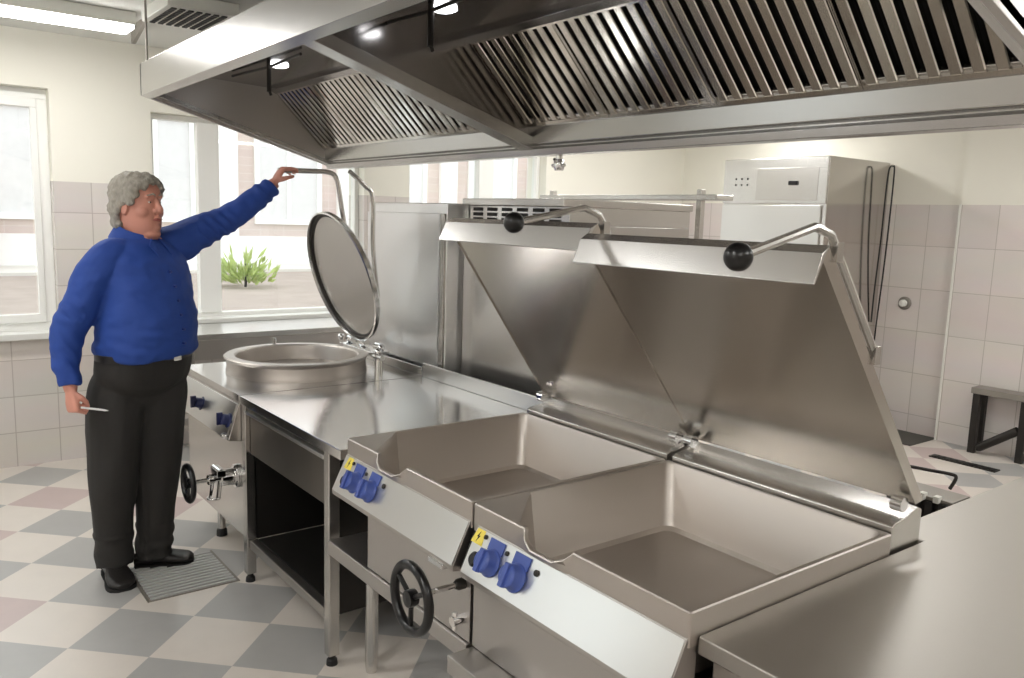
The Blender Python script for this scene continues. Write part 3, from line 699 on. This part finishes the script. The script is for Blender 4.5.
Loc(fb).box(-3.0, -2.05, 4.74, 5.57, 0, .10).build('plinth', 'dark_metal', fz)
pth = [(-1.985, 5.5, .02), (-1.975, 5.5, .42), (-1.945, 5.47, .9), (-1.915, 5.45, 1.4), (-1.90, 5.44, 1.9), (-1.90, 5.44, 2.17), (-1.915, 5.44, 2.205), (-1.945, 5.44, 2.18), (-1.955, 5.44, 2.0), (-1.965, 5.45, 1.6), (-1.99, 5.47, 1.2), (-2.01, 5.5, .9)]
tag(MB().tube(smooth_path(pth, 6), .0065, 8).build('power_cable', 'cable'), 'black power cable looped down the side of the tall cooling cabinet', 'cable')
wk = empty('wall_outlet', (-1.783, 5.6, 1.083), 'small round grey outlet on the tiled back wall', 'outlet')
MB().lathe([(.055, 0), (.055, .012), (.045, .02), (0, .02)], (0,0,0), (0,-1,0), 24).build('face_plate', 'stand', wk)
MB().lathe([(.03, .02), (.03, .045), (.02, .05), (0, .05)], (0,0,0), (0,-1,0), 20).build('cap', 'sill', wk)
lb = (-.45, 5.25, 0)
ls = empty('low_stand', lb, 'low grey metal stand with square legs against the tiled back wall', 'stand')
Loc(lb).box(-1.09, .25, 5.385, 5.545, .465, .512).build('top', 'stand', ls, bevel=.004)
for x in (-1.05, -.71, .2):
    for y in (5.415, 5.52): Loc(lb).box(x-.026, x+.026, y-.022, y+.022, 0, .465).build('leg', 'dark_metal', ls, bevel=.003)
Loc(lb).tube([(-1.0, 5.415, .05), (-.74, 5.415, .24)], .032, 12).build('brace', 'dark_metal', ls)
mt = MB().box(-2.0, -1.40, 5.16, 5.58, 0, .008).build('floor_mat', 'mat', bevel=.002); tag(mt, 'dark grey floor mat lying against the tiled back wall', 'mat')
dg = empty('floor_grille', (-1.12, 5.05, 0), 'dark slotted floor grille in front of the low grey stand', 'floor grille')
MB().box(-.05, .42, -.06, .03, 0, .008).build('frame', 'dark_metal', dg)
q = MB()
for k in range(10): q.box(-.03+.045*k, .0+.045*k, -.05, .015, .008, .012)
q.build('slots', 'iron', dg)

# ------------------------------------------------------------------ steel side table under the window
ib = (-3.95, 1.4, 0)
it = empty('side_table', ib, 'long stainless steel side table under the window behind the kettle', 'table')
Loc(ib).box(-4.25, -3.72, .30, 3.6, .835, .875).build('tabletop', 'steel_y', it, bevel=.004)
Loc(ib).box(-4.22, -3.76, .34, 3.56, .70, .835).build('apron', 'steel_dull', it, bevel=.002)
Loc(ib).box(-4.20, -3.78, .36, 3.54, .18, .21).build('shelf', 'steel_dull', it, bevel=.003)
for x in (-4.2, -3.77):
    for y in (.34, 1.9, 3.55): Loc(ib).box(x-.02, x+.02, y-.02, y+.02, 0, .835).build('leg', 'steel', it, bevel=.003)

# ------------------------------------------------------------------ floor drain
gb = (-2.08, -.2, 0)
fdn = empty('floor_drain', gb, 'grey slotted drain grate set in the floor by the shoes', 'drain')
a, b_ = -.40, .0
Loc(gb).box(-2.28, -1.87, -.41, -.01, .0, .004).build('frame', 'stand', fdn)
q = Loc(gb)
for k in range(13): q.box(-2.265+.031*k, -2.249+.031*k, -.395, -.025, .004, .010)
q.build('bars', 'drain', fdn)

# ------------------------------------------------------------------ the man
pb = (-2.2, -.33, 0)
man = empty('person', pb, 'grey haired man in blue shirt and dark trousers holding the kettle lid handle', 'person', None, math.atan2(.975, .22))
F = Vector((.70, -.714, 0)); LV = Vector((.714, .70, 0)); UZ = Vector((0, 0, 1))
TC = Vector((.015, 0, 0))
def ell(c, u, v, a, b, n=28, p=2.0):
    out = []
    for i in range(n):
        t = 2*PI*i/n; ct, st = math.cos(t), math.sin(t)
        out.append(Vector(c) + u*(a*math.copysign(abs(ct)**(2/p), ct)) + v*(b*math.copysign(abs(st)**(2/p), st)))
    return out
def interp(rows, k=5):
    out = []
    for i in range(len(rows)-1):
        a = rows[max(i-1,0)]; b = rows[i]; c = rows[i+1]; d = rows[min(i+2, len(rows)-1)]
        for j in range(k):
            t = j/k; out.append([.5*(2*q + (r-p)*t + (2*p-5*q+4*r-s)*t*t + (3*q-p-3*r+s)*t**3) for p, q, r, s in zip(a, b, c, d)])
    return out + [list(rows[-1])]
def limb(mb, rows, k=5, n=20):                       # rows: x,y,z,r
    R = interp(rows, k); return mb.tube([r[:3] for r in R], [max(.002, r[3]) for r in R], n)
def torso(mb, rows, n=36, p=2.3, k=5, tilt=0):               # rows: z, forward, a, b, lateral
    R = interp(rows, k)
    out = []
    for r in R:
        c = TC + F*r[1] + LV*r[4] + UZ*r[0]; kz = tilt*max(0, min(1, (r[0]-1.47)/.10))
        out.append([q - UZ*kz*(q-c).dot(F) for q in ell(c, LV, F, r[2], r[3], n, p)])
    return mb.rings(out)
def remesh(mb, name, mat, vox, smooth=2, disp=None):
    o = mb.build(name, mat)
    r = o.modifiers.new('r', 'REMESH'); r.mode = 'VOXEL'; r.voxel_size = vox
    if smooth: s = o.modifiers.new('s', 'SMOOTH'); s.factor = .5; s.iterations = smooth
    dg = bpy.context.evaluated_depsgraph_get(); dg.update()
    me = bpy.data.meshes.new_from_object(o.evaluated_get(dg)); me.name = name
    old = o.data; o.modifiers.clear(); o.data = me; bpy.data.meshes.remove(old)
    if not me.materials: me.materials.append(M[mat])
    if disp:
        me.update(); nn = [v.normal.copy() for v in me.vertices]
        for v, q in zip(me.vertices, nn): v.co += q * disp(v.co)
    me.shade_smooth(); o.parent = man; return o

# --- one continuous body: head, neck, trunk, arms, hands, legs
HC = Vector((.014, -.005, 0)); H = Vector((.76, -.65, 0)); HS = Vector((.65, .76, 0))
B = MB()
hr = [(1.535, .060, .068, .062), (1.566, .070, .062, .063), (1.582, .090, .060, .064), (1.602, .097, .072, .071), (1.628, .098, .085, .076), (1.655, .097, .094, .079), (1.685, .094, .100, .079), (1.717, .093, .103, .079), (1.75, .094, .103, .078), (1.78, .084, .098, .073), (1.805, .062, .08, .058), (1.822, .03, .045, .03)]
def head_ring(r, n=32, g=0):
    z, f, b, w = r; out = []
    for i in range(n):
        t = 2*PI*i/n; c, s = math.cos(t), math.sin(t)
        fr = (f if c > 0 else b) + g
        out.append(HC + H*(fr*math.copysign(abs(c)**.9, c)) + HS*((w+g)*math.copysign(abs(s)**.9, s)) + UZ*z)
    return out
HR = interp(hr, 4); B.rings([head_ring(r) for r in HR])
def hp_(f, s, z): return HC + H*f + HS*s + UZ*z
# nose, brows, cheeks, lips, chin, ears
nr = interp([(.086, 1.728, .010), (.099, 1.705, .0105), (.110, 1.684, .0125), (.112, 1.674, .0140), (.100, 1.665, .011)], 4)
B.tube([hp_(a, 0, z) for a, z, r in nr], [r for a, z, r in nr], 14)
for s in (-1, 1):
    B.ball(hp_(.100, .013*s, 1.671), .0095, 10, 8)
    B.tube([hp_(.090, .010*s, 1.732), hp_(.094, .026*s, 1.738), hp_(.082, .048*s, 1.730)], [.007, .009, .006], 10)
    B.ball(hp_(.052, .040*s, 1.664), .036, 14, 10, (1, 1, .9))
    B.ball(hp_(.074, .030*s, 1.688), .014, 12, 8, (1, 1, .6))
    e = MB(); c = hp_(-.004, .080*s, 1.685)
    B.rings([[c + H*(.021*math.cos(t)*k) + UZ*(.034*math.sin(t)*k) + HS*(s*q) for t in [2*PI*i/16 for i in range(16)]] for k, q in ((.7, -.012), (1, .004), (.92, .012), (.55, .009))])
B.ball(hp_(.092, 0, 1.640), .019, 14, 10, (1, 1, .7)); B.ball(hp_(.080, 0, 1.600), .026, 14, 10, (1, 1, .75)); B.ball(hp_(.055, 0, 1.572), .045, 14, 10, (1, 1, .6))
limb(B, [(.0, .005, 1.48, .080), (.002, .003, 1.54, .070), (.008, 0, 1.59, .064), (.012, -.003, 1.64, .062)], 4)
torso(B, [(.87, 0, .11, .08, -.006), (.95, 0, .17, .135, -.008), (1.1, .03, .195, .17, 0), (1.22, .03, .195, .165, 0), (1.36, .015, .195, .14, 0), (1.46, 0, .185, .115, 0), (1.53, 0, .13, .085, 0), (1.565, 0, .07, .07, 0)])
RA = [(-.10, -.11, 1.475, .073), (-.165, -.122, 1.39, .068), (-.235, -.125, 1.25, .057), (-.275, -.125, 1.165, .053), (-.285, -.145, 1.06, .047), (-.275, -.172, .965, .036), (-.270, -.185, .915, .028)]
LA = [(.10, .08, 1.495, .073), (.20, .115, 1.54, .068), (.33, .15, 1.61, .057), (.47, .19, 1.69, .05), (.57, .222, 1.77, .042), (.635, .24, 1.825, .030)]
limb(B, [(a, b, c, r*.9) for a, b, c, r in RA]); limb(B, [(a, b, c, r*.9) for a, b, c, r in LA])
RL = [(-.095, -.035, .90, .078), (-.115, -.05, .72, .085), (-.13, -.055, .50, .06), (-.138, -.02, .30, .055), (-.140, .0, .09, .045)]
LL = [(.08, .04, .90, .078), (.075, .05, .72, .085), (.06, .05, .50, .06), (.04, .06, .30, .055), (.025, .06, .09, .045)]
limb(B, RL); limb(B, LL)
def hand(mb, wr, X, Z, curls, thumb, sc=1.0, left=False):
    X = Vector(X).normalized(); Z = Vector(Z); Z = (Z - X*Z.dot(X)).normalized(); Y = Z.cross(X) * (-1 if left else 1); wr = Vector(wr)
    def P(x, y, z): return wr + (X*x + Y*y + Z*z)*sc
    n = 16; rs = []
    for x, w, t, zo in ((-.02, .023, .020, 0), (.0, .026, .018, 0), (.02, .033, .016, .001), (.05, .040, .0155, .002), (.08, .041, .014, .001), (.092, .037, .011, 0)):
        rs.append([P(x, w*math.copysign(abs(math.cos(a))**.8, math.cos(a)), zo + t*math.copysign(abs(math.sin(a))**.8, math.sin(a))) for a in [2*PI*i/n for i in range(n)]])
    mb.rings(rs)
    for (y, l), cu in zip(((.030, .074), (.0105, .081), (-.0095, .075), (-.029, .060)), curls):
        p = P(.082, y, .001); a = 0; pts = [p]; rr = [.0098]
        for frac, ang, r in ((.45, cu[0], .0095), (.31, cu[1], .0088), (.24, cu[2], .0075)):
            a += math.radians(ang); d = X*math.cos(a) - Z*math.sin(a) + Y*(y*1.6)
            for q in (.5, 1): pts.append(p + d.normalized()*(l*frac*q*sc)); rr.append(r)
            p = pts[-1]
        rr[-1] = .0055; mb.tube(pts, [r*sc for r in rr], 10)
    pts = [P(*t) for t in thumb]; mb.tube(pts, [.014*sc, .0125*sc, .0105*sc, .0095*sc, .006*sc][:len(pts)], 10)
# raised left hand pinching the end of the lid handle
hand(B, (.628, .238, 1.822), (.52, .13, .84), (-.80, -.05, .55), [(52, 12, 8), (56, 14, 8), (60, 16, 10), (64, 22, 14)],
     [(.022, .020, -.006), (.035, .036, -.020), (.058, .036, -.040), (.074, .024, -.054), (.085, .014, -.062)], 1.0, True)
# lowered right hand, fingers closed round a pen
hand(B, (-.270, -.186, .917), (.10, -.10, -1), (-.80, -.58, 0), [(58, 85, 50), (64, 90, 55), (68, 92, 55), (72, 92, 55)],
     [(.020, .022, -.006), (.034, .038, -.018), (.055, .040, -.034), (.074, .030, -.044), (.084, .022, -.048)], 1.0, False)
remesh(B, 'body', 'skin', .0042, 2)
# eyes and mouth
for s in (-1, 1):
    MB().ball(hp_(.0775, .030*s, 1.7085), .0120, 14, 10, (1, 1, .5)).build('eye', 'eye', man)
    MB().ball(hp_(.0868, .031*s, 1.7080), .0042, 10, 8).build('iris', 'iris', man)
MB().tube([hp_(.086, -.027, 1.631), hp_(.1030, -.013, 1.635), hp_(.107, 0, 1.633), hp_(.1030, .013, 1.635), hp_(.086, .027, 1.631)], [.003, .0065, .0075, .0065, .003], 10).build('lips', 'lips', man)
# hair: tousled mass
rng = random.Random(11); hb_ = MB()
def hair_ok(z, ang):
    if z > 1.795: return True
    if z > 1.77: return ang > .55
    if z > 1.735: return ang > 1.0
    if z > 1.70: return ang > 1.25
    if z > 1.665: return ang > 1.75
    return z > 1.60 and ang > 2.0
for k in range(2600):
    z = rng.uniform(1.60, 1.825); t = rng.uniform(-PI, PI)
    if not hair_ok(z, abs(t)): continue
    j = min(range(len(HR)), key=lambda i: abs(HR[i][0]-z)); zz, f, b, w = HR[j]
    c, s = math.cos(t), math.sin(t); fr = (f if c > 0 else b)
    g = .004 + .012*noise.noise(Vector((t*2.2, z*30, 1))) + (.010 if z < 1.70 else .004)
    p = HC + H*((fr+g)*math.copysign(abs(c)**.9, c)) + HS*((w+g)*math.copysign(abs(s)**.9, s)) + UZ*z
    r = rng.uniform(.010, .017)
    d = (UZ*-.6 + (p-HC-UZ*p.z).normalized()*.5 + HS*rng.uniform(-.6, .6) + H*rng.uniform(-.6, .3)).normalized()
    hb_.tube([p - d*r, p, p + d*r*1.2], [r*.55, r, r*.45], 7)
for k in range(60):
    t = rng.uniform(-PI, PI); q = rng.random()*.05; p = HC + H*(-.01+q*math.cos(t)) + HS*q*math.sin(t) + UZ*(1.822-q*q*4); hb_.ball(p, .016, 8, 6)
remesh(hb_, 'hair', 'hair', .0048, 1)
eb = MB()
for s in (-1, 1): eb.tube([hp_(.097, .012*s, 1.738), hp_(.101, .028*s, 1.744), hp_(.087, .052*s, 1.736)], [.003, .0045, .002], 8)
eb.build('eyebrows', 'hair', man)
# shirt
def folds(c):
    a = noise.noise(Vector((c.x*9, c.y*9, c.z*16))) * .008 + noise.noise(Vector((c.x*22, c.y*22, c.z*34))) * .0035
    if c.z < 1.3 and c.x < .26 and c.x > -.2: a += .009*noise.noise(Vector((c.x*7+c.z*9, c.y*7, c.z*26))) * max(0, (1.3-c.z)/.25)
    if c.x > .26 or c.x < -.21: a += .006*math.sin((c.x*1.2+c.z)*75 + 4*noise.noise(c*8))*max(0, noise.noise(c*7)+.3)
    return a
s = MB()
torso(s, [(1.025, .018, .214, .168, -.012), (1.05, .028, .220, .180, -.013), (1.10, .036, .222, .188, -.014), (1.18, .036, .220, .186, -.012), (1.28, .028, .217, .174, -.007), (1.38, .016, .216, .158, 0), (1.46, .006, .206, .136, 0), (1.525, -.003, .168, .110, .004), (1.552, -.008, .118, .094, .0), (1.572, -.010, .082, .080, 0)], tilt=.16)
limb(s, [(-.04, -.06, 1.50, .055), (-.10, -.105, 1.475, .078), (-.160, -.122, 1.40, .083), (-.225, -.125, 1.26, .077), (-.272, -.125, 1.165, .072), (-.286, -.143, 1.06, .060), (-.278, -.168, .98, .050), (-.274, -.180, .935, .045)])
limb(s, [(.03, .03, 1.48, .07), (.09, .075, 1.500, .088), (.18, .11, 1.532, .088), (.30, .142, 1.595, .074), (.42, .178, 1.652, .064), (.53, .21, 1.735, .058), (.60, .231, 1.795, .047), (.618, .236, 1.811, .043)])
shirt = remesh(s, 'shirt', 'shirt', .0062, 2, folds)
# collar with two points, placket and cuffs
cl = MB(); rs = []
def collar_ring(r, z0, dz, dr=0):
    out = []
    for i in range(40):
        t = .5 + (2*PI-1.0)*i/39; c, q = math.cos(t), math.sin(t)
        out.append(Vector((.002, 0, 0)) + H*((r+dr)*c) + HS*((r+dr)*q) + UZ*(z0 - dz*(1+c)/2))
    return out
prof = [(.078, 1.545, .035), (.074, 1.618, .058), (.079, 1.622, .058), (.114, 1.562, .062), (.110, 1.545, .062), (.086, 1.575, .050)]
R_ = [collar_ring(*p) for p in prof]; n = 40; vs = [p for r in R_ for p in r]; k = len(R_)
fs = [(i*n+j, i*n+j+1, ((i+1) % k)*n+j+1, ((i+1) % k)*n+j) for i in range(k) for j in range(n-1)] + [tuple(i*n for i in range(k)), tuple(i*n+n-1 for i in range(k))[::-1]]
cl.add(vs, fs)
for sg in (-1, 1):
    a = hp_(.076, .022*sg, 1.552); b = hp_(.108, .030*sg, 1.518); c = hp_(.130, .044*sg, 1.478); d = hp_(.100, .066*sg, 1.522); tt = H*.005
    cl.add([a, b, c, d] + [q + tt for q in (a, b, c, d)], [(0,1,2,3), (7,6,5,4), (0,4,5,1), (1,5,6,2), (2,6,7,3), (3,7,4,0)])
cl.build('collar', 'shirt', shirt, bevel=.0015)
for i in range(6):
    z = 1.10 + .062*i; R = interp([(1.05, .032, .180), (1.10, .040, .188), (1.18, .038, .186), (1.28, .028, .174), (1.38, .016, .158), (1.46, .006, .136)], 8)
    r = min(R, key=lambda q: abs(q[0]-z)); p = TC + F*(r[1]+r[2]+.004) + UZ*z
    MB().lathe([(.006, -.006), (.006, .006), (0, .007)], p, F, 12).build('button', 'shirt_in', shirt)
# trousers
def tf(c): return .0045*math.sin(math.atan2(c.y, c.x)*5 + 5*noise.noise(Vector((c.x*6, c.y*6, c.z*2)))) * .6 + .003*noise.noise(Vector((c.x*14, c.y*14, c.z*6))) + (.004*math.sin(c.z*70+3*noise.noise(c*9)) if c.z < .22 else 0)
t = MB()
torso(t, [(.86, -.004, .12, .10, -.006), (.90, -.002, .185, .145, -.008), (.95, .0, .212, .166, -.010), (1.02, .012, .216, .170, -.012), (1.062, .020, .214, .170, -.012)])
limb(t, [(-.085, -.02, .97, .085), (-.100, -.03, .88, .118), (-.114, -.045, .74, .118), (-.128, -.045, .50, .105), (-.138, -.01, .28, .088), (-.140, .005, .10, .082), (-.138, .0, .050, .085)])
limb(t, [(.06, .03, .97, .085), (.078, .04, .88, .118), (.068, .05, .74, .118), (.055, .05, .50, .104), (.042, .06, .28, .088), (.03, .06, .10, .082), (.03, .06, .053, .084)])
limb(t, [(-.115, -.035, .89, .06), (-.085, -.025, .885, .112), (.065, .035, .885, .112), (.095, .045, .89, .06)], 4)
tr = remesh(t, 'trousers', 'trouser', .0075, 6, tf)
bl = MB(); rr = [[TC + F*.018 - LV*.012 + LV*(a*math.cos(2*PI*i/48)) + F*(b*math.sin(2*PI*i/48)) + UZ*z for i in range(48)] for a, b, z in ((.205, .165, 1.026), (.223, .181, 1.026), (.223, .181, 1.056), (.205, .165, 1.056))]
vs = [p for r in rr for p in r]; bl.add(vs, [(i*48+j, i*48+(j+1) % 48, ((i+1) % 4)*48+(j+1) % 48, ((i+1) % 4)*48+j) for i in range(4) for j in range(48)])
blo = bl.build('belt', 'leather', tr)
q = MB(); c = TC + F*.200 - LV*.012 + UZ*1.040
q.add([c + LV*(x*.022) + UZ*(z*.018) + F*y for y in (0, .006) for x, z in ((-1,-1),(1,-1),(1,1),(-1,1))], [(0,3,2,1), (4,5,6,7), (0,1,5,4), (1,2,6,5), (2,3,7,6), (3,0,4,7)]).build('buckle', 'chrome', blo, bevel=.002)
# shoes
def shoe(heel, toe):
    h = Vector(heel); t_ = Vector(toe); d = (t_-h).normalized(); sd = Vector((-d.y, d.x, 0)); L = (t_-h).length
    up_ = MB(); rows = interp([(.0, .028, .040, .062), (.10, .036, .050, .085), (.28, .038, .054, .092), (.45, .040, .052, .085), (.62, .047, .044, .066), (.80, .050, .036, .052), (.93, .042, .031, .044), (1.0, .020, .026, .034)], 4)
    rs = []
    for u, w, zc, hz in rows:
        o = h + d*(L*u); ring_ = []
        for i in range(20):
            a = 2*PI*i/20; c, s_ = math.cos(a), math.sin(a)
            z = .014 + (hz-.014)*(.5+.5*s_) if s_ > 0 else .014 + (hz-.014)*.5*(1+s_)
            ring_.append(o + sd*(1.18*w*math.copysign(abs(c)**.75, c)) + UZ*(.014 + (hz-.014)*(.5+.5*math.copysign(abs(s_)**.8, s_))))
        rs.append(ring_)
    so = up_.rings(rs).build('shoe', 'leather', man)
    sl = MB(); rs = []
    for z in (0.0, .016): rs.append([h + d*(L*u) + sd*(w*1.26*sg) + UZ*z for sg, seq in ((1, rows), (-1, rows[::-1])) for u, w, _, _ in seq])
    sl.rings(rs).build('sole', 'sole', so)
    lc_ = MB()
    for u in (.48, .54, .60): o = h + d*(L*u); zz = .088 - (u-.45)*.13; lc_.tube([o - sd*.022 + UZ*(zz-.008), o + UZ*(zz+.001), o + sd*.022 + UZ*(zz-.008)], .003, 6)
    lc_.build('laces', 'sole', so)
shoe((-.160, .075, 0), (-.098, -.190, 0)); shoe((-.055, .075, 0), (.205, .05, 0))
pen = MB().tube([(0,0,0), (.092, 0, 0), (.106, 0, 0)], [.0045, .0045, .0012], 10).build('pen', 'pen')
c1 = man.matrix_basis
MW = Matrix.Translation(pb) @ Matrix.Rotation(math.atan2(.975, .22), 4, 'Z')
pa = MW @ Vector((-.235, -.215, .850)); pe = MW @ Vector((-.105, -.225, .826)); dv_ = (pe-pa).normalized()
pen.matrix_world = Matrix.Translation(pa) @ dv_.to_track_quat('X', 'Z').to_matrix().to_4x4()
tag(pen, 'thin white pen held in the lowered hand of the man', 'pen')

# ------------------------------------------------------------------ world and view
w = bpy.data.worlds.new('overcast_sky'); S.world = w; w.use_nodes = True
nt = w.node_tree; nt.nodes.clear(); o = nt.nodes.new('ShaderNodeOutputWorld'); bg = nt.nodes.new('ShaderNodeBackground')
bg.inputs['Color'].default_value = (.93, .97, 1.0, 1); bg.inputs['Strength'].default_value = 2.1
nt.links.new(bg.outputs[0], o.inputs['Surface'])
S.view_settings.view_transform = 'Standard'; S.view_settings.look = 'None'
S.view_settings.exposure = 0.3; S.view_settings.gamma = 1.0; S.view_settings.use_curve_mapping = False
S.cycles.use_denoising = True
S.cycles.max_bounces = 10; S.cycles.glossy_bounces = 6; S.cycles.diffuse_bounces = 5; S.cycles.transparent_max_bounces = 12
S.cycles.sample_clamp_indirect = 6
